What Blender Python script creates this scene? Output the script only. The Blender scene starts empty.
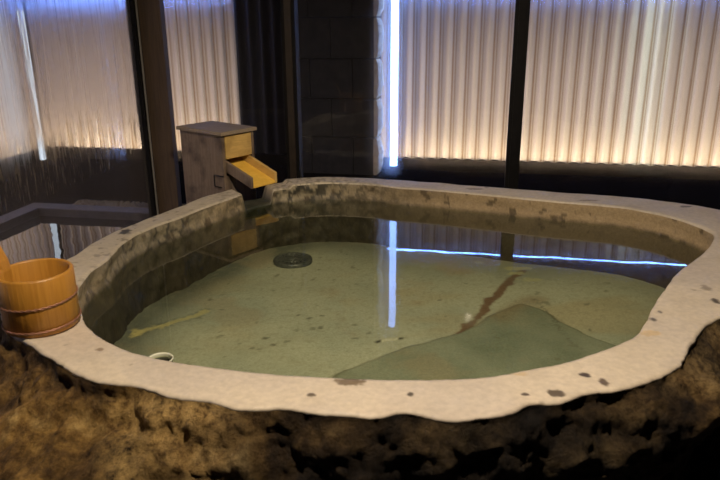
import bpy, math, random
from mathutils import Vector, Matrix, noise
random.seed(7)
PI = math.pi
scene = bpy.context.scene
col = scene.collection

# ------------------------------------------------------------------ helpers
class MB:
    def __init__(self):
        self.v = []; self.f = []; self.c = []; self.sm = []
    def add(self, vs, fs, smooth=False, cols=None):
        b = len(self.v)
        self.v += [tuple(p) for p in vs]
        self.f += [tuple(i + b for i in q) for q in fs]
        self.sm += [smooth] * len(fs)
        self.c += list(cols) if cols else [(1, 1, 1, 1)] * len(vs)
    def hexa(self, p):            # 8 points: bottom ring 0-3, top ring 4-7
        self.add(p, [(3, 2, 1, 0), (4, 5, 6, 7), (0, 1, 5, 4), (1, 2, 6, 5), (2, 3, 7, 6), (3, 0, 4, 7)])
    def bar(self, fr, s0, s1, d0, d1, z0, z1):
        self.hexa([fr(s0, d0, z0), fr(s1, d0, z0), fr(s1, d1, z0), fr(s0, d1, z0),
                   fr(s0, d0, z1), fr(s1, d0, z1), fr(s1, d1, z1), fr(s0, d1, z1)])
    def grid(self, rows, closed=False, smooth=True, cols=None, flip=False):
        n = len(rows[0]); vs = [p for r in rows for p in r]; fs = []
        for i in range(len(rows) - 1):
            for j in range(n if closed else n - 1):
                k = (j + 1) % n
                q = (i * n + j, i * n + k, (i + 1) * n + k, (i + 1) * n + j)
                fs.append(q[::-1] if flip else q)
        self.add(vs, fs, smooth, [c for r in cols for c in r] if cols else None)
    def lathe(self, prof, n=48, cx=0, cy=0, smooth=True):
        rows = [[(cx + r * math.cos(2 * PI * k / n), cy + r * math.sin(2 * PI * k / n), z) for k in range(n)] for r, z in prof]
        self.grid(rows, True, smooth)
    def tube(self, pts, r, n=10, closed=False):
        pts = [Vector(p) for p in pts]; rows = []; m = len(pts)
        for i, p in enumerate(pts):
            if closed: t = pts[(i + 1) % m] - pts[i - 1]
            else: t = pts[min(i + 1, m - 1)] - pts[max(i - 1, 0)]
            t.normalize()
            a = t.orthogonal() if abs(t.z) > .9 else t.cross(Vector((0, 0, 1)))
            a.normalize(); b = t.cross(a)
            rows.append([p + a * r * math.cos(2 * PI * k / n) + b * r * math.sin(2 * PI * k / n) for k in range(n)])
        if closed: rows.append(rows[0])
        self.grid(rows, True, True)
        if not closed:
            self.add(rows[0], [tuple(range(n))[::-1]]); self.add(rows[-1], [tuple(range(n))])
    def build(self, name, mat, parent=None, loc=None, bevel=0):
        off = Vector(loc) if loc else Vector((0, 0, 0))
        if parent is not None and loc is None:
            off = world_loc(parent)
        me = bpy.data.meshes.new(name)
        me.from_pydata([tuple(Vector(p) - off) for p in self.v], [], self.f)
        me.polygons.foreach_set('use_smooth', self.sm)
        a = me.color_attributes.new('Col', 'FLOAT_COLOR', 'POINT')
        a.data.foreach_set('color', [x for c in self.c for x in c])
        me.materials.append(mat); me.update()
        o = bpy.data.objects.new(name, me); col.objects.link(o)
        if parent is not None:
            o.parent = parent
            o.location = off - world_loc(parent)
        else:
            o.location = off
        if bevel:
            b = o.modifiers.new('bevel', 'BEVEL'); b.width = bevel; b.segments = 2; b.limit_method = 'ANGLE'
        return o

def world_loc(o):
    p = Vector(o.location)
    while o.parent is not None:
        o = o.parent; p += Vector(o.location)
    return p

def tag(o, label=None, cat=None, group=None, kind=None):
    if label: o['label'] = label
    if cat: o['category'] = cat
    if group: o['group'] = group
    if kind: o['kind'] = kind
    return o

def empty(name, loc):
    o = bpy.data.objects.new(name, None); o.empty_display_size = .1
    col.objects.link(o); o.location = loc
    return o

def smooth(a, b, x):
    t = min(1, max(0, (x - a) / (b - a))); return t * t * (3 - 2 * t)
def lerp(a, b, t): return a + (b - a) * t
def mix3(a, b, t): return tuple(lerp(a[i], b[i], t) for i in range(3))
def nz(x, y, z, o=4): return noise.fractal(Vector((x, y, z)), 1.0, 2.0, o)

# ------------------------------------------------------------------ materials
class NT:
    def __init__(self, name):
        self.m = bpy.data.materials.new(name); self.m.use_nodes = True
        self.t = self.m.node_tree; self.t.nodes.clear()
        self.out = self.t.nodes.new('ShaderNodeOutputMaterial')
    def n(self, typ, props=None, **ins):
        nd = self.t.nodes.new('ShaderNode' + typ)
        for k, v in (props or {}).items(): setattr(nd, k, v)
        for k, v in ins.items():
            key = int(k[1:]) if k[0] == '_' and k[1:].isdigit() else k.replace('_', ' ')
            s = nd.inputs[key]
            if isinstance(v, bpy.types.NodeSocket): self.t.links.new(v, s)
            elif isinstance(v, tuple) and len(v) == 3 and s.type == 'RGBA': s.default_value = (*v, 1)
            else: s.default_value = v
        return nd
    def math(self, op, a, b=0.0, clamp=False):
        return self.n('Math', {'operation': op, 'use_clamp': clamp}, _0=a, _1=b).outputs[0]
    def mapr(self, v, a, b, c=0.0, d=1.0):
        return self.n('MapRange', None, Value=v, From_Min=a, From_Max=b, To_Min=c, To_Max=d).outputs[0]
    def mix(self, f, a, b, mode='MIX'):
        nd = self.t.nodes.new('ShaderNodeMix'); nd.data_type = 'RGBA'; nd.blend_type = mode
        for s, v in ((nd.inputs[0], f), (nd.inputs[6], a), (nd.inputs[7], b)):
            if isinstance(v, bpy.types.NodeSocket): self.t.links.new(v, s)
            elif isinstance(v, tuple): s.default_value = (*v[:3], 1)
            else: s.default_value = v
        return nd.outputs[2]
    def obj(self, scale=(1, 1, 1)):
        c = self.n('TexCoord').outputs['Object']
        return self.n('Mapping', None, Vector=c, Scale=scale).outputs[0]
    def noise(self, vec, scale, detail=4, rough=.55, dist=0):
        return self.n('TexNoise', None, Vector=vec, Scale=scale, Detail=detail, Roughness=rough, Distortion=dist).outputs['Fac']
    def bump(self, h, strength=.3, dist=.01):
        return self.n('Bump', None, Height=h, Strength=strength, Distance=dist).outputs[0]
    def surf(self, s):
        self.t.links.new(s, self.out.inputs['Surface']); return self.m
    def pbsdf(self, **k): return self.n('BsdfPrincipled', None, **k).outputs[0]
    def mixs(self, f, a, b): return self.n('MixShader', None, _0=f, _1=a, _2=b).outputs[0]
    def vcol(self): return self.n('VertexColor', {'layer_name': 'Col'}).outputs['Color']
    def schlick(self, f0=.02):
        facing = self.n('LayerWeight', None, Blend=.5).outputs['Facing']
        p = self.math('POWER', facing, 5.0)
        return self.math('ADD', self.math('MULTIPLY', p, 1 - f0), f0)

def plain(name, c1, c2, rough=.6, scale=8, stretch=(1, 1, 1), bump=.1, metal=0.0, spec=.5):
    t = NT(name); v = t.obj(stretch); f = t.noise(v, scale, 6)
    c = t.mix(t.mapr(f, .3, .7), c1, c2)
    return t.surf(t.pbsdf(Base_Color=c, Roughness=rough, Metallic=metal, Normal=t.bump(f, bump, .01), Specular_IOR_Level=spec))

def wood(name, dark, light, stain=None, stretch=(30, 30, 1.5), rough=.55):
    t = NT(name); v = t.obj(stretch)
    g = t.noise(v, 3.0, 5, .6, .8)
    c = t.mix(t.mapr(g, .3, .7), dark, light)
    if stain:
        s = t.noise(t.obj(), 9, 4)
        c = t.mix(t.mapr(s, .5, .68), c, stain)
    return t.surf(t.pbsdf(Base_Color=c, Roughness=rough, Normal=t.bump(g, .15, .004)))

def emit(name, color, strength):
    t = NT(name)
    return t.surf(t.n('Emission', None, Color=color, Strength=strength).outputs[0])

def m_rim():
    t = NT('cut stone'); c = t.vcol(); v = t.obj()
    f = t.noise(v, 55, 4, .65); g = t.noise(v, 7, 3)
    c = t.mix(t.mapr(f, .35, .65), t.mix(1.0, c, (.84, .84, .84), 'MULTIPLY'), c)
    c = t.mix(t.mapr(g, .45, .75, 0, .28), c, (.30, .24, .17))
    return t.surf(t.pbsdf(Base_Color=c, Roughness=t.mapr(g, .3, .7, .5, .68), Normal=t.bump(f, .12, .006)))
def m_inner():
    t = NT('granular stone'); c = t.vcol(); v = t.obj()
    f = t.noise(v, 90, 5, .7)
    c = t.mix(t.mapr(f, .35, .62), t.mix(1.0, c, (.74, .72, .68), 'MULTIPLY'), c)
    return t.surf(t.pbsdf(Base_Color=c, Roughness=.6, Normal=t.bump(f, .35, .008)))
def m_rock():
    t = NT('rough rock'); c = t.vcol(); v = t.obj()
    a = t.noise(v, 6, 8, .65, .4); b = t.noise(v, 30, 8, .78); d = t.noise(v, 2.2, 4, .6)
    ramp = t.n('ValToRGB', None, Fac=a); e = ramp.color_ramp.elements
    e[0].position = .36; e[0].color = (.035, .02, .01, 1)
    e[1].position = .68; e[1].color = (.50, .38, .19, 1)
    x = e.new(.47); x.color = (.145, .09, .036, 1)
    x = e.new(.57); x.color = (.34, .22, .08, 1)
    k = t.mix(t.mapr(b, .38, .62, 0, .85), ramp.outputs[0], t.mix(1.0, ramp.outputs[0], (.22, .18, .14), 'MULTIPLY'))
    k = t.mix(t.math('MULTIPLY', t.mapr(d, .48, .66, 0, .75, ), t.mapr(b, .62, .40)), k, (.58, .42, .19))
    k = t.mix(1.0, k, c, 'MULTIPLY')
    h = t.math('ADD', a, t.math('MULTIPLY', b, .6))
    return t.surf(t.pbsdf(Base_Color=k, Roughness=t.mapr(b, .3, .7, .55, .9), Specular_IOR_Level=.25, Normal=t.bump(h, .85, .03)))
def m_basin():
    t = NT('basin floor stone'); c = t.vcol(); v = t.obj()
    f = t.noise(v, 120, 5, .7); g = t.noise(v, 4, 5)
    c = t.mix(t.mapr(f, .32, .66), t.mix(1.0, c, (.72, .72, .68), 'MULTIPLY'), c)
    c = t.mix(t.mapr(g, .45, .75, 0, .35), c, (.36, .37, .28))
    return t.surf(t.pbsdf(Base_Color=c, Roughness=.8, Normal=t.bump(f, .2, .004)))
def m_water(tint, bump=.0, scale=6, stretch=(1, 1, 1), dist=.01, f0=.02):
    t = NT('water film'); v = t.obj(stretch); h = t.noise(v, scale, 2)
    nrm = t.bump(h, bump, dist)
    tr = t.n('BsdfTransparent', None, Color=tint).outputs[0]
    gl = t.n('BsdfGlossy', None, Color=(1, 1, 1), Roughness=0.0, Normal=nrm).outputs[0]
    return t.surf(t.mixs(t.schlick(f0), tr, gl))
def m_glass(name, fog_lo, fog_hi, lo, hi, streak=10, haze=.12, ior=1.10, low_z=None, gloss=.02, mist=.008):
    # clear pane with a film of condensation: vertical runs of water in the film
    t = NT(name)
    tr = t.n('BsdfTransparent', None, Color=(.93, .94, .95)).outputs[0]
    gl = t.n('BsdfGlossy', None, Color=(1, 1, 1), Roughness=gloss).outputs[0]
    clear = t.mixs(t.schlick(.04), tr, gl)
    v = t.obj((streak, streak, streak * .045)); s = t.noise(v, 3.0, 6, .65, .15)
    v2 = t.obj((streak * 4, streak * 4, streak * .25)); s2 = t.noise(v2, 3.0, 4, .6, .2)
    big = t.noise(t.obj((1, 1, .6)), 1.6, 3)
    k = t.math('ADD', t.math('MULTIPLY', s, .65), t.math('MULTIPLY', s2, .35))
    k = t.math('ADD', k, t.math('MULTIPLY', t.math('SUBTRACT', big, .5), .5))
    fac = t.mapr(k, lo, hi, fog_lo, fog_hi)
    if low_z:
        z = t.n('SeparateXYZ', None, Vector=t.n('NewGeometry').outputs['Position']).outputs[2]
        z = t.math('ADD', z, t.math('MULTIPLY', t.math('SUBTRACT', k, .45), -1.1))   # ragged lower edge where drops have run
        fac = t.math('MULTIPLY', fac, t.mapr(z, low_z[0], low_z[1], low_z[2], 1.0))
    rf = t.n('BsdfRefraction', None, Color=(.93, .93, .95), Roughness=.6, IOR=ior).outputs[0]
    df = t.n('BsdfTranslucent', None, Color=(.75, .75, .78)).outputs[0]
    d2 = t.n('BsdfDiffuse', None, Color=(.55, .55, .57)).outputs[0]
    fog = t.mixs(haze, rf, t.mixs(.5, df, d2))
    film = t.mixs(fac, clear, fog)
    if low_z:       # separate drops and runs below the film, catching the room light
        v3 = t.obj((34, 34, 3.2)); s3 = t.noise(v3, 2.2, 5, .7, .3)
        zz = t.n('SeparateXYZ', None, Vector=t.n('NewGeometry').outputs['Position']).outputs[2]
        band = t.math('MULTIPLY', t.mapr(zz, .56, .70), t.mapr(zz, .92, .78))
        dr = t.math('MULTIPLY', t.mapr(s3, .52, .66, 0, .75), band)
        r2 = t.n('BsdfRefraction', None, Color=(.9, .88, .85), Roughness=.5, IOR=1.35).outputs[0]
        d3 = t.n('BsdfDiffuse', None, Color=(.50, .42, .32)).outputs[0]
        film = t.mixs(dr, film, t.mixs(.35, r2, d3))
    film = t.mixs(mist, film, t.n('BsdfDiffuse', None, Color=(.62, .52, .46)).outputs[0])
    return t.surf(film)
def m_panel(name, c1, c2, trans=.8):
    t = NT(name); c = t.vcol(); v = t.obj((6, 6, .5)); f = t.noise(v, 3, 5, .6)
    k = t.mix(1.0, t.mix(t.mapr(f, .3, .7), c1, c2), c, 'MULTIPLY')
    tl = t.n('BsdfTranslucent', None, Color=k).outputs[0]
    df = t.pbsdf(Base_Color=k, Roughness=.4)
    return t.surf(t.mixs(trans, df, tl))

M = {}
M['rim'] = m_rim(); M['inner'] = m_inner(); M['rock'] = m_rock(); M['basin'] = m_basin()
M['water'] = m_water((.86, .88, .755), .02, 5)
M['pond'] = m_water((.10, .10, .10), .16, 3.0, (1, 1, 1), .02, .17)
M['fog'] = m_glass('fogged glass', .35, .95, .36, .52, 9, .075, 1.06, (.66, .80, .13), .12, .07)
M['fog_lo'] = m_glass('lightly fogged glass', .10, .22, .34, .72, 7, .006, 1.09)
M['frame'] = plain('black window frame', (.006, .0055, .0055), (.010, .009, .0085), .6, 20, spec=.12)
M['mullion'] = plain('dark mullion', (.020, .014, .010), (.035, .024, .016), .45, 20)
M['steel'] = plain('steel edge', (.40, .37, .33), (.5, .47, .42), .4, 20, metal=.4)
M['post'] = wood('dark brown post', (.065, .042, .026), (.11, .072, .045))
M['panel'] = m_panel('translucent corrugated sheet', (.80, .76, .74), (.88, .85, .82), .85)
M['darkpanel'] = plain('dark corrugated sheet', (.022, .022, .030), (.034, .034, .044), .8, 5, (6, 6, .5))
M['rail'] = plain('dark fence rail', (.005, .004, .005), (.009, .008, .008), .9, spec=.05)
M['block'] = plain('dark concrete block', (.012, .012, .015), (.028, .027, .030), .8, 14, bump=.5)
M['blockedge'] = plain('broken concrete', (.50, .38, .22), (.80, .66, .44), .9, 22, bump=.8)
M['ground'] = plain('dark wet ground', (.0025, .0025, .0035), (.005, .005, .007), 1.0, 6, bump=.3, spec=.0)
M['curb'] = plain('grey curb stone', (.050, .044, .046), (.080, .072, .074), .6, 20)
M['gravel'] = plain('tan gravel', (.18, .13, .07), (.32, .25, .15), .8, 10)
M['floor'] = plain('dark floor slab', (.02, .018, .017), (.04, .036, .033), .35, 10, bump=.2)
M['wall'] = plain('dark plaster', (.030, .026, .022), (.050, .044, .038), .8, 10)
M['oldwood'] = wood('weathered grey wood', (.15, .105, .072), (.25, .185, .13), (.085, .058, .04))
M['lidwood'] = wood('grey lid wood', (.20, .15, .10), (.33, .26, .18), None, (3, 30, 30))
M['newwood'] = wood('pale yellow wood', (.50, .32, .10), (.68, .46, .15), (.42, .27, .08), (3, 3, 22))
M['yelwood'] = wood('bright yellow wood', (.78, .46, .06), (.92, .58, .10), None, (8, 8, 8))
M['hinoki'] = wood('orange cypress wood', (.37, .165, .022), (.49, .235, .036), None, (26, 26, 1.2), .4)
M['copper'] = plain('dull copper', (.26, .12, .07), (.40, .20, .12), .45, 40, metal=.4)
M['black'] = plain('blackened iron', (.008, .008, .008), (.02, .019, .018), .45, 30, metal=.4)
M['grate'] = plain('dark metal grate', (.08, .09, .088), (.19, .20, .19), .4, 60, metal=.3)
M['white'] = plain('pale plastic', (.70, .70, .52), (.80, .80, .62), .4, 20)
M['tube'] = emit('cold white tube', (.25, .42, 1.0), 10)
M['softtube'] = emit('soft greenish tube', (.84, .95, .80), 4)
M['blurtube'] = emit('soft bluish tube', (.74, .84, .95), 1.6)
M['strip'] = emit('blue white light strip', (.13, .30, 1.0), 42)

# ------------------------------------------------------------------ frames of reference
A = math.atan(-.19)
E1 = Vector((math.cos(A), math.sin(A), 0)); EN = Vector((-math.sin(A), math.cos(A), 0))
O0 = Vector((0, 3.92, 0))
def W(s, d, z): return O0 + E1 * s + EN * d + Vector((0, 0, z))      # along and beyond the back window wall
def XY(x, y, z): return Vector((x, y, z))
S0 = -1.30                   # the left window wall
def struct(mb, name, mat, parent=None, bevel=0):
    o = mb.build(name, mat, parent, bevel=bevel)
    if parent is None: o['kind'] = 'structure'
    return o

# ------------------------------------------------------------------ room shell
RB, RX, HC = -1.8, 2.95, 2.62
def wall_pt(x): return W((x) / math.cos(A), 0, 0)
cornerL = W(S0, 0, 0)
LB = cornerL + (-EN) * 6.0
cornerR = Vector((RX, 3.92 - .19 * RX, 0))
ring = [cornerL, Vector((LB.x, LB.y, 0)), Vector((RX, LB.y, 0)), cornerR]
m = MB(); m.add([(p.x, p.y, -.1) for p in ring] + [(p.x, p.y, 0) for p in ring],
                [(0, 1, 2, 3)[::-1], (4, 5, 6, 7), (0, 1, 5, 4), (1, 2, 6, 5), (2, 3, 7, 6), (3, 0, 4, 7)])
struct(m, 'floor', M['floor'])
m = MB(); m.add([(p.x, p.y, HC) for p in ring] + [(p.x, p.y, HC + .1) for p in ring],
                [(0, 1, 2, 3), (4, 5, 6, 7)[::-1], (0, 1, 5, 4), (1, 2, 6, 5), (2, 3, 7, 6), (3, 0, 4, 7)])
struct(m, 'ceiling', M['wall'])
m = MB(); m.bar(XY, RX, RX + .12, LB.y, cornerR.y, 0, HC); struct(m, 'wall_right', M['wall'])
m = MB(); m.bar(XY, LB.x, RX, LB.y - .12, LB.y, 0, HC); struct(m, 'wall_front', M['wall'])
ZT = 2.42
m = MB(); m.bar(W, S0, RX / math.cos(A), -.03, .07, ZT, HC); struct(m, 'trim_1', M['mullion'])     # header over the back windows
def LW(s, d, z): return W(S0 + s, -d, z)
m = MB(); m.bar(LW, -.06, .02, .02, 6.0, ZT, HC); struct(m, 'trim_2', M['mullion'])                 # header over the left windows
# corner post
m = MB(); m.bar(W, -1.316, -1.160, -.005, .05, 0, ZT); struct(m, 'trim_3', M['post'], bevel=.003)

def pane_window(name, s0, s1, mat, stiles, fr=W):
    o = empty(name, fr((s0 + s1) / 2, 0, 0)); o['kind'] = 'structure'
    g = MB(); g.add([fr(s0, .022, .04), fr(s1, .022, .04), fr(s1, .022, ZT), fr(s0, .022, ZT)], [(0, 1, 2, 3)])
    g.build('glass_pane', mat, o)
    f = MB(); f.bar(fr, s0, s1, 0, .05, 0, .045); f.bar(fr, s0, s1, 0, .05, ZT - .03, ZT)
    f.build('window_frame', M['frame'], o)
    return o
w1 = empty('window_1', W(S0, -1.5, 0)); w1['kind'] = 'structure'
def LWf(s, d, z): return W(S0 - d, -s, z)
g = MB(); g.add([LWf(.05, .022, .04), LWf(3.2, .022, .04), LWf(3.2, .022, ZT), LWf(.05, .022, ZT)], [(0, 1, 2, 3)]); g.build('glass_pane', M['fog'], w1)
f = MB(); f.bar(LWf, .005, .055, -.004, .04, 0, ZT); f.bar(LWf, 3.2, 3.28, 0, .05, 0, ZT); f.bar(LWf, .05, 3.2, 0, .04, 0, .045); f.bar(LWf, .05, 3.2, 0, .04, ZT - .03, ZT)
f.build('window_frame', M['frame'], w1)
f = MB(); f.bar(LWf, .026, .034, -.012, -.003, 0, ZT); f.build('frame_edge', M['steel'], w1)
w5 = pane_window('window_5', 3.28, 6.0, M['fog'], 0, LWf)
pane_window('window_2', -1.152, -.437, M['fog_lo'], 0)
pane_window('window_3', -.359, .838, M['fog_lo'], 0)
pane_window('window_4', .912, RX / math.cos(A), M['fog_lo'], 0)
for i, (a, b) in enumerate(((-.437, -.359), (.838, .912))):
    o = empty('trim_%d' % (4 + i), W((a + b) / 2, 0, 0)); o['kind'] = 'structure'
    q = MB(); q.bar(W, a + .02, b - .02, -.022, .07, 0, ZT); q.build('mullion_core', M['mullion'] if i == 0 else M['frame'], o)
    q = MB(); q.bar(W, a, a + .02, -.012, .06, 0, ZT); q.bar(W, b - .02, b, -.012, .06, 0, ZT); q.build('mullion_edge', M['frame'], o)

# ------------------------------------------------------------------ outside the windows
m = MB(); m.bar(W, -3.9, 6.5, .40, 4.0, -.2, .10); m.bar(W, -6.0, -2.49, -5.0, .40, -.2, .10)
struct(m, 'ground', M['ground'])
PS, PD, PZ = -2.36, .275, .062        # inner corner of the pool edging
m = MB(); m.bar(W, PS - .13, 6.4, PD, PD + .13, -.2, .12); m.bar(W, PS - .13, PS, -5.0, PD, -.2, .12)
tag(m.build('stone_curb', M['curb'], loc=W(PS, PD, -.2), bevel=.006), 'grey stone curb turning the corner of the dark pool outside the fogged window', 'curb')
m = MB(); m.bar(W, PS, 6.4, .07, PD, -.2, -.02); m.bar(W, PS, S0 - .07, -5.0, .07, -.2, -.02); struct(m, 'pool_bed', M['ground'])
m = MB(); rows = []
m.add([W(PS, .075, PZ), W(6.4, .075, PZ), W(6.4, PD, PZ), W(PS, PD, PZ)], [(0, 1, 2, 3)])
m.add([W(PS, -5, PZ), W(S0 - .06, -5, PZ), W(S0 - .06, .075, PZ), W(PS, .075, PZ)], [(0, 1, 2, 3)])
tag(m.build('outdoor_pool_water', M['pond']), 'dark rippled pool outside the left window reflecting the lit fence', 'water')
m = MB(); rg = random.Random(3)
for i in range(900):
    s = rg.uniform(-2.2, -1.0); d = rg.uniform(.435, .56); r = rg.uniform(.008, .018)
    c = W(s, d, .10 + r * .5)
    vs = [c + Vector((r * a * rg.uniform(.8, 1.2), r * b * rg.uniform(.8, 1.2), r * .7 * e)) for a, b, e in ((1, 0, 0), (0, 1, 0), (-1, 0, 0), (0, -1, 0), (0, 0, 1), (0, 0, -1))]
    m.add(vs, [(0, 1, 4), (1, 2, 4), (2, 3, 4), (3, 0, 4), (1, 0, 5), (2, 1, 5), (3, 2, 5), (0, 3, 5)], True)
tag(m.build('gravel', M['gravel']), 'band of tan gravel behind the grey curb outside', 'gravel', kind='stuff')

PITCH, AMP, FZ0, FZ1, FD, FS = .11, .024, .20, 1.60, 2.04, -3.49
def corrugated(fr, s0, s1, mat, parent, d=0, name='corrugated_sheet'):
    m = MB(); n = int((s1 - s0) / (PITCH / 16)); rows = []; cols = []
    for z in (FZ0 - .01, .5, .9, 1.3, FZ1):
        r = []; c = []
        for i in range(n + 1):
            s = s0 + (s1 - s0) * i / n; ph = 2 * PI * s / PITCH
            r.append(fr(s, d + AMP * math.sin(ph), z))
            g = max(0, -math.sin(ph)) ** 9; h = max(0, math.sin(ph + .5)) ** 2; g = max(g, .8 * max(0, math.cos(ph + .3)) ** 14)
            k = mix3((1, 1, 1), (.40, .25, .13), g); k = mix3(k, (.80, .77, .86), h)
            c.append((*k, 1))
        rows.append(r); cols.append(c)
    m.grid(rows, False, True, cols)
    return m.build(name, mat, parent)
def fence(name, fr, s0, s1, mat, label, group=None):
    o = empty(name, fr((s0 + s1) / 2, 0, .10)); tag(o, label, 'fence', group)
    corrugated(fr, s0, s1, mat, o)
    r = MB(); r.bar(fr, s0, s1, -.035, .035, .10, FZ0); r.build('base_rail', M['rail'], o)
    r = MB(); r.bar(fr, s0, s1, -.035, .035, FZ1, FZ1 + .06); r.build('top_rail', M['rail'], o)
    return o
def FB(s, d, z): return W(s, FD + d, z)
def FL(s, d, z): return W(FS - d, FD - s, z)
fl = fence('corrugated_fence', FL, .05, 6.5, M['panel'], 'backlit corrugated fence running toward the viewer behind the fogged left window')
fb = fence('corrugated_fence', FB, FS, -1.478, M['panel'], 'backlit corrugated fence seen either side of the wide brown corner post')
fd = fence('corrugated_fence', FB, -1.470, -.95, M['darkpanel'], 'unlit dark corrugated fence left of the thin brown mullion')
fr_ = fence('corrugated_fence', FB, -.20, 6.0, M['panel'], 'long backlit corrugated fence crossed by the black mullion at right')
for o, fr, a, b in ((fl, FL, .12, 6.4), (fb, FB, FS + .10, -1.5), (fr_, FB, -.12, 5.9)):
    r = MB(); r.bar(fr, a, b, -.055, -.037, 1.552, 1.558)
    r.build('light_strip', M['strip'], o)['label'] = 'thin glowing blue white light strip'
# block pier
o = empty('block_pier', W(-.55, 1.8, .10)); tag(o, 'dark concrete block pier with a ragged right edge beside the white light tube', 'pier')
m = MB(); e = MB(); rg = random.Random(11)
z = .10; k = 0
while z < 2.5:
    a = -.93; b = -.20
    cut = [a, -.56, b] if k % 2 else [a, -.74, -.38, b]
    for i in range(len(cut) - 1):
        m.bar(W, cut[i] + .004, cut[i + 1] - .004, 1.72 + rg.uniform(0, .006), 1.93, z + .004, z + .316)
    # ragged broken end
    rows = []
    for q in range(13):
        zz = z + .004 + .312 * q / 12
        bul = .035 * math.sin(PI * q / 12) ** .5 + rg.uniform(0, .012)
        rows.append([W(-.21, 1.725, zz), W(-.19 + bul * .6, 1.73, zz), W(-.18 + bul, 1.80 + rg.uniform(-.02, .02), zz), W(-.19 + bul, 1.90, zz), W(-.21, 1.93, zz)])
    e.grid(rows, False, False)
    z += .32; k += 1
m.build('block_wall', M['block'], o); e.build('broken_edge', M['blockedge'], o)
def tube_light(s, d, z1, r, mat, label, lean=0):
    o = empty('tube_light', W(s, d, .10)); tag(o, label, 'tube light')
    m = MB(); p = W(s, d, 0); m.lathe([(.001, .16), (r, .16), (r, z1), (.001, z1)], 20, p.x, p.y); m.build('tube', mat, o)
    m = MB(); m.lathe([(r * 2.2, .10), (r * 2.2, .115), (r * 1.25, .12), (r * 1.25, .165), (.001, .165)], 20, p.x, p.y); m.build('socket', M['rail'], o)
tube_light(-.055, 1.86, 2.27, .030, M['tube'], 'bright blue white upright light tube beside the block pier')
tube_light(1.985, 2.145, 1.58, .020, M['softtube'], 'pale upright tube glowing softly through the fence at the far right')
p = W(0, 0, 0)
tube_light(-3.24, 1.62, 1.45, .026, M['blurtube'], 'pale blurred upright tube seen through the fogged left window')

# ------------------------------------------------------------------ the stone bath
INNER = [(-0.924, 2.063), (-0.938, 2.134), (-0.947, 2.247), (-0.934, 2.361), (-0.936, 2.571), (-0.888, 2.75), (-0.8, 2.905), (-0.734, 3.052), (-0.654, 3.194), (-0.578, 3.328), (-0.456, 3.45), (-0.316, 3.512), (-0.158, 3.541), (0.055, 3.501), (0.194, 3.431), (0.398, 3.362), (0.653, 3.254), (0.787, 3.192), (0.952, 3.123), (1.178, 3.037), (1.275, 2.966), (1.376, 2.836), (1.428, 2.675), (1.409, 2.569), (1.275, 2.381), (1.095, 2.188), (0.99, 2.045), (0.927, 1.957), (0.823, 1.791), (0.749, 1.696), (0.643, 1.621), (0.524, 1.557), (0.421, 1.522), (0.293, 1.484), (0.145, 1.476), (0.022, 1.48), (-0.077, 1.489), (-0.177, 1.502), (-0.279, 1.521), (-0.412, 1.554), (-0.554, 1.602), (-0.669, 1.669), (-0.767, 1.763), (-0.827, 1.852)]
OUTER = [(-1.025, 1.785), (-1.09, 1.88), (-1.131, 2.017), (-1.124, 2.155), (-1.091, 2.342), (-1.075, 2.419), (-1.056, 2.573), (-1.009, 2.732), (-0.921, 2.94), (-0.846, 3.09), (-0.778, 3.254), (-0.690, 3.372), (-0.582, 3.519), (-0.448, 3.607), (-0.328, 3.663), (-0.164, 3.682), (0.057, 3.639), (0.344, 3.549), (0.591, 3.452), (0.828, 3.37), (1.003, 3.303), (1.246, 3.227), (1.463, 3.118), (1.637, 2.974), (1.758, 2.827), (1.742, 2.588), (1.565, 2.278), (1.318, 2.023), (1.052, 1.814), (0.991, 1.768), (0.927, 1.693), (0.847, 1.579), (0.76, 1.497), (0.634, 1.427), (0.539, 1.406), (0.458, 1.368), (0.395, 1.366), (0.341, 1.328), (0.263, 1.305), (0.189, 1.298), (0.116, 1.326), (0.081, 1.331), (0.026, 1.312), (-0.086, 1.325), (-0.162, 1.35), (-0.276, 1.352), (-0.359, 1.387), (-0.458, 1.41), (-0.553, 1.457), (-0.66, 1.482), (-0.749, 1.543), (-.889, 1.660), (-.955, 1.712)]
BC = (.2, 2.2); RIM = .55; WATER = .455; BED = .22
def radial(poly, N):
    n = len(poly); pts = []
    for i in range(n):
        p0, p1, p2, p3 = (Vector(poly[(i + k) % n]) for k in (-1, 0, 1, 2))
        for j in range(24):
            t = j / 24
            pts.append(.5 * ((2 * p1) + (p2 - p0) * t + (2 * p0 - 5 * p1 + 4 * p2 - p3) * t * t + (3 * p1 - p0 - 3 * p2 + p3) * t ** 3))
    pr = sorted(((math.atan2(p.y - BC[1], p.x - BC[0]) % (2 * PI)), math.hypot(p.x - BC[0], p.y - BC[1])) for p in pts)
    out = []; k = 0
    for i in range(N):
        a = 2 * PI * i / N
        while k < len(pr) and pr[k][0] < a: k += 1
        a1, r1 = pr[k % len(pr)]; a0, r0 = pr[k - 1]
        if k >= len(pr): a1 += 2 * PI
        if k == 0: a0 -= 2 * PI
        out.append(lerp(r0, r1, (a - a0) / (a1 - a0) if a1 > a0 else 0))
    return out
N = 1400
RI = radial(INNER, N); RO = radial(OUTER, N)
TH = [2 * PI * i / N for i in range(N)]
CS = [(math.cos(a), math.sin(a)) for a in TH]
def ang(x, y): return math.atan2(y - BC[1], x - BC[0]) % (2 * PI)
def adiff(a, b): return (a - b + PI) % (2 * PI) - PI
NA, NB = ang(-.466, 3.455), ang(-.590, 3.335)
def notch(a):       # 1 inside the cut under the spout
    return smooth(-.012, .006, adiff(a, NA)) * smooth(-.012, .006, adiff(NB, a))
ZTOP = [RIM - .085 * notch(a) - .016 * smooth(1.97, 1.985, a) * (1 - smooth(2.06, 2.075, a)) * (1 - notch(a)) for a in TH]
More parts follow.
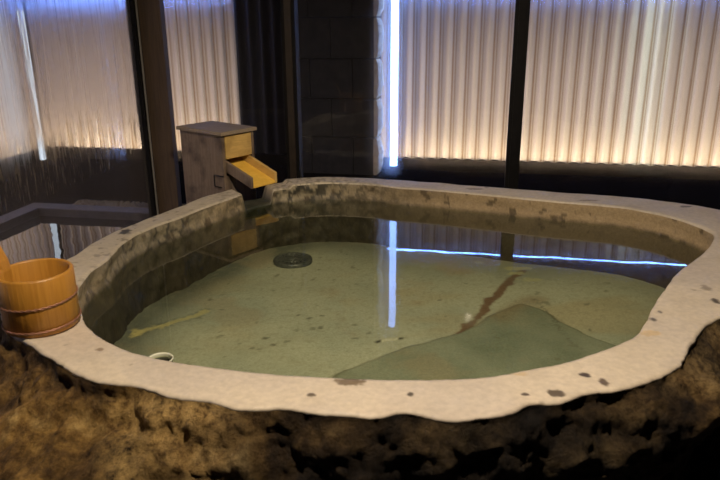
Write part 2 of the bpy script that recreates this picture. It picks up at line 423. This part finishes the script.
for i, a in enumerate(TH):     # chipped outer edge
    x, y = BC[0] + RO[i] * CS[i][0], BC[1] + RO[i] * CS[i][1]
    RO[i] += (.006 * nz(x * 9, y * 9, 0, 4) + .002 * nz(x * 40, y * 40, 3, 3)) * smooth(.2, -.3, CS[i][1])
    RI[i] += .003 * nz(x * 12, y * 12, 7, 3)
def P(i, r, z): return (BC[0] + r * CS[i][0], BC[1] + r * CS[i][1], z)
# how much of each character the stone has round the ring
def bump_at(a, c, w): return math.exp(-(adiff(a, c) / w) ** 2)
A_BACKL = ang(-.35, 3.5); A_LEFT = ang(-.9, 2.7)
RIMSPOTS = [(-.027, 1.469, .040, .022, (.20, .15, .09)), (-.118, 1.406, .012, .010, (.12, .09, .06)), (.115, 1.407, .010, .010, (.10, .08, .06)),
            (.554, 1.490, .014, .012, (.08, .06, .05)), (.459, 1.407, .022, .018, (.13, .10, .07)), (.386, 1.403, .011, .008, (.12, .09, .07)),
            (.589, 1.456, .010, .020, (.14, .10, .07)), (.854, 1.811, .010, .016, (.14, .12, .10)), (.895, 1.859, .007, .012, (.2, .17, .14)),
            (1.102, 1.938, .012, .022, (.10, .08, .06)), (-.974, 2.69, .020, .045, (.08, .07, .05)), (.589, 3.377, .05, .012, (.22, .17, .11)),
            (.641, 3.439, .035, .02, (.22, .17, .11)), (.808, 1.719, .03, .02, (.62, .47, .28)), (-.70, 1.641, .012, .010, (.3, .22, .15)), (.409, 1.356, .008, .008, (.15, .12, .09)),
            (.395, 1.50, .02, .012, (.60, .46, .28)), (1.09, 3.14, .05, .012, (.25, .2, .14)), (1.5, 3.02, .03, .015, (.2, .16, .12))]
def rim_col(i, r, z):
    a = TH[i]; x, y, _ = P(i, r, z)
    warm = (.65, .555, .42); k = warm
    g = nz(x * 2.2, y * 2.2, 5, 4)
    k = mix3(k, (.58, .50, .40), smooth(-.2, .5, g))
    k = mix3(k, (.67, .55, .42), .6 * smooth(.1, .6, nz(x * 1.4 + 4, y * 1.4, 9, 3)))
    bl = max(bump_at(a, A_BACKL, .30), .0)
    lf = bump_at(a, A_LEFT, .5)
    sp = nz(x * 38, y * 38, 2, 3)
    k = mix3(k, (.075, .065, .05), bl * smooth(.02, .2, sp) * .9)
    k = mix3(k, (.42, .36, .25), .5 * max(bl, lf))
    k = mix3(k, (.12, .10, .08), lf * .6 * smooth(.35, .5, nz(x * 26, y * 26, 8, 3)))
    k = mix3(k, (.22, .17, .11), .7 * smooth(.74, .84, nz(x * 13, y * 13, 21, 3)))
    for sx, sy, rx, ry, c in RIMSPOTS:
        dx, dy = x - sx, y - sy
        if abs(dx) < rx * 2 and abs(dy) < ry * 2:
            q = math.hypot(dx / rx, dy / ry) + .35 * nz(x * 70, y * 70, 4, 2)
            k = mix3(k, c, 1 - smooth(.75, 1.1, q))
    k = mix3(k, (.030, .034, .022), notch(a))
    return (*k, 1)
bath = empty('stone_bath', (BC[0], BC[1], 0))
tag(bath, 'large irregular stone bath with a smooth cut rim and rough brown rock outside', 'bath')
rows = []; cols = []
NU = 34
prof = [(.012, -.012), (.001, -.009), (.006, -.003)]
for j, (dr, dz) in enumerate(prof):
    rows.append([P(i, RO[i] - dr, ZTOP[i] + dz) for i in range(N)])
for j in range(1, NU):
    u = j / NU
    rows.append([P(i, lerp(RO[i] - .006, RI[i] + .008, u), ZTOP[i] + .0025 * nz(P(i, lerp(RO[i], RI[i], u), 0)[0] * 8, P(i, lerp(RO[i], RI[i], u), 0)[1] * 8, 1, 3)) for i in range(N)])
rows.append([P(i, RI[i] + .002, ZTOP[i] - .002) for i in range(N)])
rows.append([P(i, RI[i], ZTOP[i] - .008) for i in range(N)])
cols = [[rim_col(i, math.hypot(r[i][0] - BC[0], r[i][1] - BC[1]), r[i][2]) for i in range(N)] for r in rows]
m = MB(); m.grid(rows, True, True, cols, flip=True); m.build('rim', M['rim'], bath)['label'] = 'smooth pale beige cut top of the bath'
# inner wall
def wall_col(i, r, z):
    a = TH[i]; x, y, _ = P(i, r, z)
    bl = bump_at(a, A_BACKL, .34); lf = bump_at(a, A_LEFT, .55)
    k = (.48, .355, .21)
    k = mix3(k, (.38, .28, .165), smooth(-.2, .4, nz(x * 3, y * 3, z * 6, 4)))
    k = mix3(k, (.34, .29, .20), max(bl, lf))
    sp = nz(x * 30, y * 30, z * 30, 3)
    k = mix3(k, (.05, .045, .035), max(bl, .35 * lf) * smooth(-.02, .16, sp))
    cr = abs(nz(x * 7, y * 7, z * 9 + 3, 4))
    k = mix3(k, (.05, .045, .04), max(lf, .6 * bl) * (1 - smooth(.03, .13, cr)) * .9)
    k = mix3(k, (.10, .07, .04), .8 * smooth(.42, .55, nz(x * 16, y * 16, z * 16 + 9, 3)))
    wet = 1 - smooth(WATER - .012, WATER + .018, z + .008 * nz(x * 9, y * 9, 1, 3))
    k = mix3(k, (.040, .034, .022), wet * .90)  # stone below the waterline, with underwater shade painted into its colour
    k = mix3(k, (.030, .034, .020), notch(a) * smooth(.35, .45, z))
    return (*k, 1)
rows = []; NW = 26
for j in range(NW + 1):
    v = j / NW; row = []
    for i in range(N):
        zt = ZTOP[i] - .008; z = lerp(zt, .17, v)
        lf = max(bump_at(TH[i], A_BACKL, .4), bump_at(TH[i], A_LEFT, .6))
        x, y, _ = P(i, RI[i], z)
        d = (.004 + .010 * lf) * nz(x * 14, y * 14, z * 14, 4) * smooth(0, .12, v)
        row.append(P(i, RI[i] - .02 * v - d + .01 * smooth(0, .15, v), z))
    rows.append(row)
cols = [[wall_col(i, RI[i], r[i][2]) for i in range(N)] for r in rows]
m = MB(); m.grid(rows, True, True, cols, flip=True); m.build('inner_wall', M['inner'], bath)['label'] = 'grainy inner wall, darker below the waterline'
# basin floor
SLAB = [(-.10, 2.03), (-.055, 2.087), (.033, 2.171), (.144, 2.245), (.268, 2.307), (.384, 2.381), (.50, 2.50), (.60, 2.60), (.68, 2.655), (.75, 2.60), (.80, 2.48), (.86, 2.36), (.98, 2.22)]
def seg_d(p, pl):
    best = 9; side = 0
    for (x0, y0), (x1, y1) in zip(pl, pl[1:]):
        dx, dy = x1 - x0, y1 - y0; t = min(1, max(0, ((p[0] - x0) * dx + (p[1] - y0) * dy) / (dx * dx + dy * dy)))
        q = math.hypot(p[0] - x0 - t * dx, p[1] - y0 - t * dy)
        if q < best: best = q; side = dx * (p[1] - y0) - dy * (p[0] - x0)
    return best * (1 if side > 0 else -1)
CRACK = [(.384, 2.381), (.449, 2.485), (.516, 2.60), (.565, 2.72), (.64, 2.83), (.70, 2.96), (.79, 3.065)]
VEIN = [(-.878, 2.41), (-.839, 2.463), (-.786, 2.489), (-.738, 2.536), (-.685, 2.574), (-.654, 2.623)]
VEIN2 = [(-.90, 2.45), (-.872, 2.42), (-.885, 2.39)]
ARCH = [(.566, 2.514), (.68, 2.662), (.757, 2.715), (.78, 2.559), (.77, 2.375), (.79, 2.251)]
TWIG = [(.062, 2.327), (.093, 2.343), (.131, 2.351), (.159, 2.359)]
FS_ = [(-.205, 3.27), (-.211, 2.546), (-.159, 2.565), (-.255, 2.576), (-.161, 2.452), (-.022, 2.362), (-.331, 2.308), (-.368, 2.367), (-.403, 2.285), (.346, 2.722), (-.002, 2.728), (-.657, 2.739), (-.584, 2.632), (.899, 2.417), (.795, 2.464)]
PALE = [(.751, 3.039, .05, .03), (.791, 2.948, .055, .028), (.741, 3.107, .04, .03), (.804, 3.106, .045, .025), (.6, 3.194, .03, .02)]
def floor_vert(x, y):
    sd = seg_d((x, y), SLAB); slab = 1 - smooth(-.02, .02, sd + .02 * nz(x * 8, y * 8, 0, 4))
    k = (.62, .63, .50)
    k = mix3(k, (.52, .55, .45), smooth(-.3, .4, nz(x * 2, y * 2, 3, 4)))
    k = mix3(k, (.58, .46, .27), .5 * smooth(.1, .6, nz(x * 1.3, y * 2.6, 13, 4)))
    k = mix3(k, (.22, .26, .19), slab * (.75 + .25 * nz(x * 5, y * 5, 2, 4)))
    n = nz(x * 60, y * 60, 1, 3)
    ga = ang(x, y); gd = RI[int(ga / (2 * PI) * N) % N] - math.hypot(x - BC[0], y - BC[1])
    k = mix3(k, (.05, .06, .055), (1 - smooth(.02, .24, gd + .05 * nz(x * 3, y * 3, 50, 3))) * smooth(.1, -.5, math.cos(ga)) * .85)  # shade along the left wall painted into the floor colour
    k = mix3(k, (.14, .15, .11), (1 - smooth(.0, .40, gd + .08 * nz(x * 3, y * 3, 50, 3))) * .40)  # fainter painted shade round every edge of the floor
    k = mix3(k, (.34, .33, .24), .30 * smooth(.1, .5, nz(x * 50, y * 34, 60, 4)))
    k = mix3(k, (.50, .38, .24), .35 * smooth(.2, .6, nz(x * 3.2, y * 3.2, 70, 5)))
    w = .011 + .020 * nz(x * 16, y * 16, 5, 3)
    k = mix3(k, (.22, .11, .06), (1 - smooth(w, w + .015, abs(seg_d((x, y), CRACK)))) * .9 * smooth(2.32, 2.40, y))
    k = mix3(k, (.22, .2, .11), (1 - smooth(.0, .02, abs(sd))) * .5)
    k = mix3(k, (.32, .21, .10), (1 - smooth(.0, .09, abs(seg_d((x, y), ARCH[:3])))) * .5)
    k = mix3(k, (.13, .13, .09), (1 - smooth(.0, .018, abs(seg_d((x, y), ARCH[2:])))) * .7 * smooth(-.2, .2, n))
    for v in (VEIN, VEIN2):
        dv = abs(seg_d((x, y), v)) + .010 * n + .008 * nz(x * 18, y * 18, 80, 3)
        k = mix3(k, (.72, .62, .26), (1 - smooth(.008, .022, dv)) * .72)
    k = mix3(k, (.07, .07, .04), (1 - smooth(.004, .014, abs(abs(seg_d((x, y), VEIN)) - .022))) * .45 * smooth(-.1, .3, n))
    dt = abs(seg_d((x, y), TWIG))
    end = 1 if (x < .075 or x > .145) else 0
    k = mix3(k, (.08, .08, .05) if end else (.82, .80, .60), 1 - smooth(.005, .012, dt))
    for i, (sx, sy) in enumerate(FS_):
        r = .006 + .009 * ((i * 37) % 10) / 10
        k = mix3(k, (.10, .10, .06), (1 - smooth(r * .6, r * 1.2, math.hypot(x - sx, y - sy) + .008 * n)) * .7)
    k = mix3(k, (.20, .20, .13), .6 * smooth(.66, .8, nz(x * 17, y * 17, 30, 3)))
    for sx, sy, rx, ry in PALE:
        q = math.hypot((x - sx) / rx, (y - sy) / ry) + .5 * nz(x * 30, y * 30, 6, 3)
        k = mix3(k, (.66, .64, .36), (1 - smooth(.7, 1.0, q)) * .8)
    return BED + .018 * slab + .004 * nz(x * 4, y * 4, 0, 3), k
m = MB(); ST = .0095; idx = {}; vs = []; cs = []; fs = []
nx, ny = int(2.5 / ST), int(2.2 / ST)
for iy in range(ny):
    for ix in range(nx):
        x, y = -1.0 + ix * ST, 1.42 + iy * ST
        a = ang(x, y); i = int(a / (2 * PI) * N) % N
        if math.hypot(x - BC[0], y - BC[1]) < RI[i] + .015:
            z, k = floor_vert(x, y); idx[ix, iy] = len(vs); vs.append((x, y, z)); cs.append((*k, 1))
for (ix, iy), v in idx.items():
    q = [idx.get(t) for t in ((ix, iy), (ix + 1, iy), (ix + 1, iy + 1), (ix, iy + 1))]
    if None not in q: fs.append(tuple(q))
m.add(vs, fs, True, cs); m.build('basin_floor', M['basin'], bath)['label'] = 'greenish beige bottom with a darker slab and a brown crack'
# rough rock outside
A_FL = ang(-.85, 1.45); A_F = ang(.2, 1.2); A_FR = ang(.95, 1.5); A_R = ang(1.8, 2.5); A_BK = PI / 2
NR = 64; N2 = 1000; rows = []; cols = []
ro2 = [RO[int(i * N / N2)] for i in range(N2)]
zt2 = [ZTOP[int(i * N / N2)] for i in range(N2)]
for j in range(NR + 1):
    row = []; rc = []
    for i in range(N2):
        a = 2 * PI * i / N2; t = j / NR
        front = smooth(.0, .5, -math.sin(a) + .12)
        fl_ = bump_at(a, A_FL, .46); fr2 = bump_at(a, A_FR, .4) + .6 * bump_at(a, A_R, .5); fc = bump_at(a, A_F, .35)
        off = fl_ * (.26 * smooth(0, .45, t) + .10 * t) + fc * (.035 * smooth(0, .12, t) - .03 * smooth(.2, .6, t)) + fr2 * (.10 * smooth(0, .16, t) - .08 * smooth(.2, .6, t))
        off += -.035 * (1 - front) * smooth(0, .2, t)
        z = zt2[i] - .006 - (zt2[i] - .006) * t
        r = ro2[i] + off
        x, y = BC[0] + r * math.cos(a), BC[1] + r * math.sin(a)
        amp = smooth(0, .10, t) * (.25 + .75 * front)
        n1 = nz(x * 4.2, y * 4.2, z * 5.5, 5); n2 = nz(x * 13, y * 13, z * 15 + 7, 5)
        n3 = 1 - abs(nz(x * 6, y * 6, z * 7 + 20, 4)) * 2
        r += amp * (.042 * n1 + .018 * n2 + .012 * (n3 - .6)) * (1 if front > .3 else .4) + .006 * n2 * (1 - smooth(0, .1, t))
        if front < .5: r = min(r, ro2[i] + .01 + off * .2)
        dz = amp * .02 * n2
        row.append((BC[0] + r * math.cos(a), BC[1] + r * math.sin(a), max(0, z + (dz if 0 < j < NR else 0))))
        tone = .07 + 1.2 * fl_ + .07 * fr2 + .03 * fc  # light on the left front and shade elsewhere painted into the rock colour
        tone += (.40 * fr2 * (1 - smooth(.08, .34, t)) + .40 * fc * (1 - smooth(.04, .22, t)) * smooth(-.1, .3, nz(x * 3, y * 3, 40, 3)))  # painted light just under the rim at front and right
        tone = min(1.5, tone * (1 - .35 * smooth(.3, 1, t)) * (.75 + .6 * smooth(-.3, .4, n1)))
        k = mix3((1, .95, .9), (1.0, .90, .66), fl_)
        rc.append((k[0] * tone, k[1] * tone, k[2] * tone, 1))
    rows.append(row); cols.append(rc)
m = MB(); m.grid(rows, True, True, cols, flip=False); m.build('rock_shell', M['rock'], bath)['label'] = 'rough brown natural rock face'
# drain
m = MB(); dx, dy, dz = -.338, 3.213, BED + .014
m.lathe([(.098, BED - .005), (.098, dz), (.094, dz + .006), (.078, dz + .008), (.074, dz + .002)], 56, dx, dy)
m.lathe([(.026, dz + .002), (.024, dz + .010), (.001, dz + .011)], 32, dx, dy)
for k in range(18):
    a = 2 * PI * k / 18; c, s = math.cos(a), math.sin(a)
    m.hexa([(dx + r * c - w * s, dy + r * s + w * c, z) for z in (dz, dz + .008) for r, w in ((.022, -.0025), (.078, -.007), (.078, .007), (.022, .0025))])
m.lathe([(.052, dz), (.050, dz + .009), (.046, dz + .009), (.044, dz)], 40, dx, dy)
dg = m.build('drain_grate', M['grate'], bath); dg['label'] = 'round dark slotted drain grate in the bottom'
m = MB(); m.lathe([(.090, BED + .008), (.001, BED + .008)], 40, dx, dy); m.build('drain_well', M['black'], dg)
# water
rw = [RI[i] - .001 for i in range(N)]
m = MB(); m.add([P(i, rw[i], WATER) for i in range(0, N, 4)], [tuple(range(N // 4))])
tag(m.build('bath_water', M['water'], loc=(BC[0], BC[1], WATER)), 'still greenish water filling the stone bath and mirroring the windows', 'water')
# overflow pipe
px, py = -.578, 1.752
m = MB(); m.lathe([(.036, BED + .006), (.036, WATER + .004), (.0375, WATER + .006), (.0375, WATER + .009), (.0345, WATER + .0095), (.0335, WATER + .004), (.0335, BED + .006)], 40, px, py)
o = empty('overflow_pipe', (px, py, BED)); tag(o, 'pale round pipe mouth with dark inside at the water edge near the bucket', 'pipe')
m.build('pipe', M['white'], o)
m = MB(); m.lathe([(.034, WATER - .004), (.001, WATER - .004)], 32, px, py); m.build('pipe_inside', M['black'], o)

# ------------------------------------------------------------------ wooden bucket on the rim
bx, by, bz, R, BH = -.924, 1.806, RIM + .003, .1025, .166
bk = empty('wooden_bucket', (bx, by, bz)); tag(bk, 'round orange wooden bucket with two copper hoops standing on the left rim of the bath', 'bucket')
m = MB(); n = 160; rows = []; cols = []
for r, z in ((R - .012, .018), (R - .012, BH - .004), (R - .009, BH), (R - .004, BH), (R, BH - .005), (R, .004), (R - .004, 0), (R - .014, 0), (R - .014, .006)):
    row = []; cc = []
    for k in range(n):
        a = 2 * PI * k / n; st = (k % 10); gr = .0012 if st == 0 and r > R - .003 else 0
        row.append((bx + (r - gr) * math.cos(a), by + (r - gr) * math.sin(a), bz + z)); cc.append((1, 1, 1, 1))
    rows.append(row); cols.append(cc)
m.grid(rows, True, True, cols); m.build('staves', M['hinoki'], bk)
m = MB(); m.lathe([(.001, bz + .006), (R - .011, bz + .006), (R - .011, bz + .020), (.001, bz + .020)], 48, bx, by); m.build('bottom_board', M['hinoki'], bk)
for z, rr, tilt in ((.086, .0032, .006), (.016, .0036, .003)):
    for q in (0, 1):
        m = MB(); pts = []
        for k in range(72):
            a = 2 * PI * k / 72
            tw = .0022 * math.sin(18 * a + q * PI); tz = .0022 * math.cos(18 * a + q * PI)
            pts.append((bx + (R + .0018 + tw * .4) * math.cos(a), by + (R + .0018 + tw * .4) * math.sin(a), bz + z + tz + tilt * math.cos(a - .6)))
        m.tube(pts, rr * .6, 8, True)
        if q == 0: keep = m
        else:
            keep.add(m.v, m.f, True); keep.build('hoop', M['copper'], bk)
m = MB(); rows = []
a0 = math.radians(168)
for z, lean, hw in ((.02, 0, .021), (BH - .01, 0, .021), (BH + .02, .006, .020), (BH + .06, .026, .018), (BH + .085, .040, .013)):
    r = []
    for dr, w in ((.0015 + lean, -hw), (.0015 + lean, hw), (-.012 + lean, hw), (-.012 + lean, -hw)):
        aa = a0 + w / R
        r.append((bx + (R + dr) * math.cos(aa), by + (R + dr) * math.sin(aa), bz + z))
    rows.append(r)
m.grid(rows, True, False); m.add(rows[-1], [(0, 1, 2, 3)]); m.add(rows[0], [(3, 2, 1, 0)])
m.build('handle_stave', M['hinoki'], bk, bevel=.003)

# ------------------------------------------------------------------ wooden water box with its spout
nf = Vector((.776, -.631, 0)).normalized(); wf = Vector((-nf.y, nf.x, 0))
B0 = Vector((-.7257, 3.562, 0))
def BX(w, d, z): return B0 + wf * w + nf * d + Vector((0, 0, z))      # w across the front, d outward from the front
BWd, BL, BT = .246, .375, .817
wb = empty('wooden_water_box', BX(BWd / 2, -BL / 2, 0)); tag(wb, 'upright weathered wooden box with a yellow pouring spout behind the far left rim', 'water spout')
m = MB(); i0 = .010
m.bar(BX, i0, i0 + .018, -BL + i0, -i0, 0, .797); m.bar(BX, BWd - i0 - .018, BWd - i0, -BL + i0, -i0, 0, .797)
m.bar(BX, i0 + .018, BWd - i0 - .018, -BL + i0, -BL + i0 + .018, 0, .797); m.bar(BX, i0 + .018, BWd - i0 - .018, -i0 - .022, -i0 - .004, 0, .575)
m.build('box_body', M['oldwood'], wb, bevel=.002)
m = MB(); m.bar(BX, -.004, BWd + .004, -BL - .004, .006, .797, BT); m.build('lid', M['lidwood'], wb, bevel=.003)
m = MB(); m.bar(BX, i0 + .022, BWd - i0 - .020, -i0 - .018, -i0 + .002, .668, .790); m.build('front_board', M['newwood'], wb, bevel=.002)['label'] = 'pale yellow front board'
sp = MB(); c0, c1, L1 = .027, .215, .184
SL = -.33            # fall of the spout per metre
def chute(mb, w0, w1, zlo, zhi, d0=-.12, d1=L1):
    a, b = d0 * SL, d1 * SL
    mb.hexa([BX(w0, d0, zlo + a), BX(w1, d0, zlo + a), BX(w1, d1, zlo + b), BX(w0, d1, zlo + b), BX(w0, d0, zhi + a), BX(w1, d0, zhi + a), BX(w1, d1, zhi + b), BX(w0, d1, zhi + b)])
chute(sp, c0 + .016, c1 - .016, .596, .610); spo = sp.build('spout', M['yelwood'], wb, bevel=.002); spo['label'] = 'bright yellow open spout floor'
s1 = MB(); chute(s1, c0, c0 + .016, .594, .6545); s1.build('spout_side', M['oldwood'], spo, bevel=.003)
s1 = MB(); chute(s1, c1 - .016, c1, .594, .6545); s1.build('spout_side', M['newwood'], spo, bevel=.003)
m = MB(); dd = i0 - .003
m.tube([BX(dd, -.085, .575), BX(dd - .004, -.085, .578), BX(dd - .004, -.03, .578), BX(dd, -.012, .578)], .003, 6); m.tube([BX(dd - .004, -.085, .578), BX(dd - .004, -.085, .515)], .003, 6)
m.tube([BX(dd - .004, -.085, .515), BX(dd - .004, -.03, .515)], .003, 6)
m.build('wire_hook', M['black'], wb)

# ------------------------------------------------------------------ light
def area(name, p, target, sx, sy, power, color):
    l = bpy.data.lights.new(name, 'AREA'); l.shape = 'RECTANGLE'; l.size = sx; l.size_y = sy; l.energy = power; l.color = color
    o = bpy.data.objects.new(name, l); col.objects.link(o); o.location = p
    o.rotation_euler = (Vector(target) - Vector(p)).to_track_quat('-Z', 'Y').to_euler(); return o
def spot(name, p, target, power, color, size, blend, r):
    l = bpy.data.lights.new(name, 'SPOT'); l.energy = power; l.color = color; l.spot_size = math.radians(size); l.spot_blend = blend; l.shadow_soft_size = r
    o = bpy.data.objects.new(name, l); col.objects.link(o); o.location = p
    o.rotation_euler = (Vector(target) - Vector(p)).to_track_quat('-Z', 'Y').to_euler(); return o
# warm ceiling downlight over the near side of the bath, plus an added spot
spot('spout_fill', (1.1, 1.5, 2.55), (-.55, 3.45, .62), 55, (1.0, .80, .50), 22, .6, .025)  # unseen fill added to brighten the water box and spout
spot('downlight', (.10, 1.10, 2.55), (.05, 2.1, .5), 212, (1.0, .835, .65), 120, .8, .03)
# strips behind the fence: warm along the foot, a cooler even glow above
WARM, COOL = (1.0, .76, .44), (1.0, .80, .67)
for nm, fr, a, b in (('left', FL, .1, 6.3), ('back', FB, FS + .1, -1.5), ('right', FB, -.1, 5.8)):
    c = (a + b) / 2; ln = b - a
    area('fence_foot_light_' + nm, fr(c, .22, .14), fr(c, .02, .32), ln, .05, 3.4 * ln, WARM)
    area('fence_glow_' + nm, fr(c, .7, .72), fr(c, 0, .70), ln, 1.0, (9.0 if nm == 'left' else 3.8) * ln, COOL)

w = bpy.data.worlds.new('night'); scene.world = w; w.use_nodes = True
bg = w.node_tree.nodes['Background']; bg.inputs[0].default_value = (.35, .45, .8, 1); bg.inputs[1].default_value = .006

# ------------------------------------------------------------------ camera
F = 680; pitch = math.radians(18.35); roll = math.radians(.4)
cam = bpy.data.cameras.new('camera'); co = bpy.data.objects.new('camera', cam); col.objects.link(co); scene.camera = co
cam.sensor_fit = 'HORIZONTAL'; cam.sensor_width = 36; cam.lens = 36 * F / 720; cam.clip_start = .05
r0 = Vector((1, 0, 0)); u0 = Vector((0, math.sin(pitch), math.cos(pitch))); fw = Vector((0, math.cos(pitch), -math.sin(pitch)))
r = r0 * math.cos(roll) - u0 * math.sin(roll); u = r0 * math.sin(roll) + u0 * math.cos(roll)
mt = Matrix((r, u, -fw)).transposed().to_4x4(); mt.translation = (0, 0, 1.40); co.matrix_world = mt
cam.dof.use_dof = True; cam.dof.focus_distance = 2.9; cam.dof.aperture_fstop = 5.0

scene.view_settings.view_transform = 'Standard'
scene.view_settings.look = 'None'
scene.view_settings.exposure = 0
scene.cycles.use_denoising = True
scene.cycles.max_bounces = 14; scene.cycles.transparent_max_bounces = 24
scene.cycles.sample_clamp_indirect = 6
scene.cycles.caustics_reflective = False; scene.cycles.caustics_refractive = True
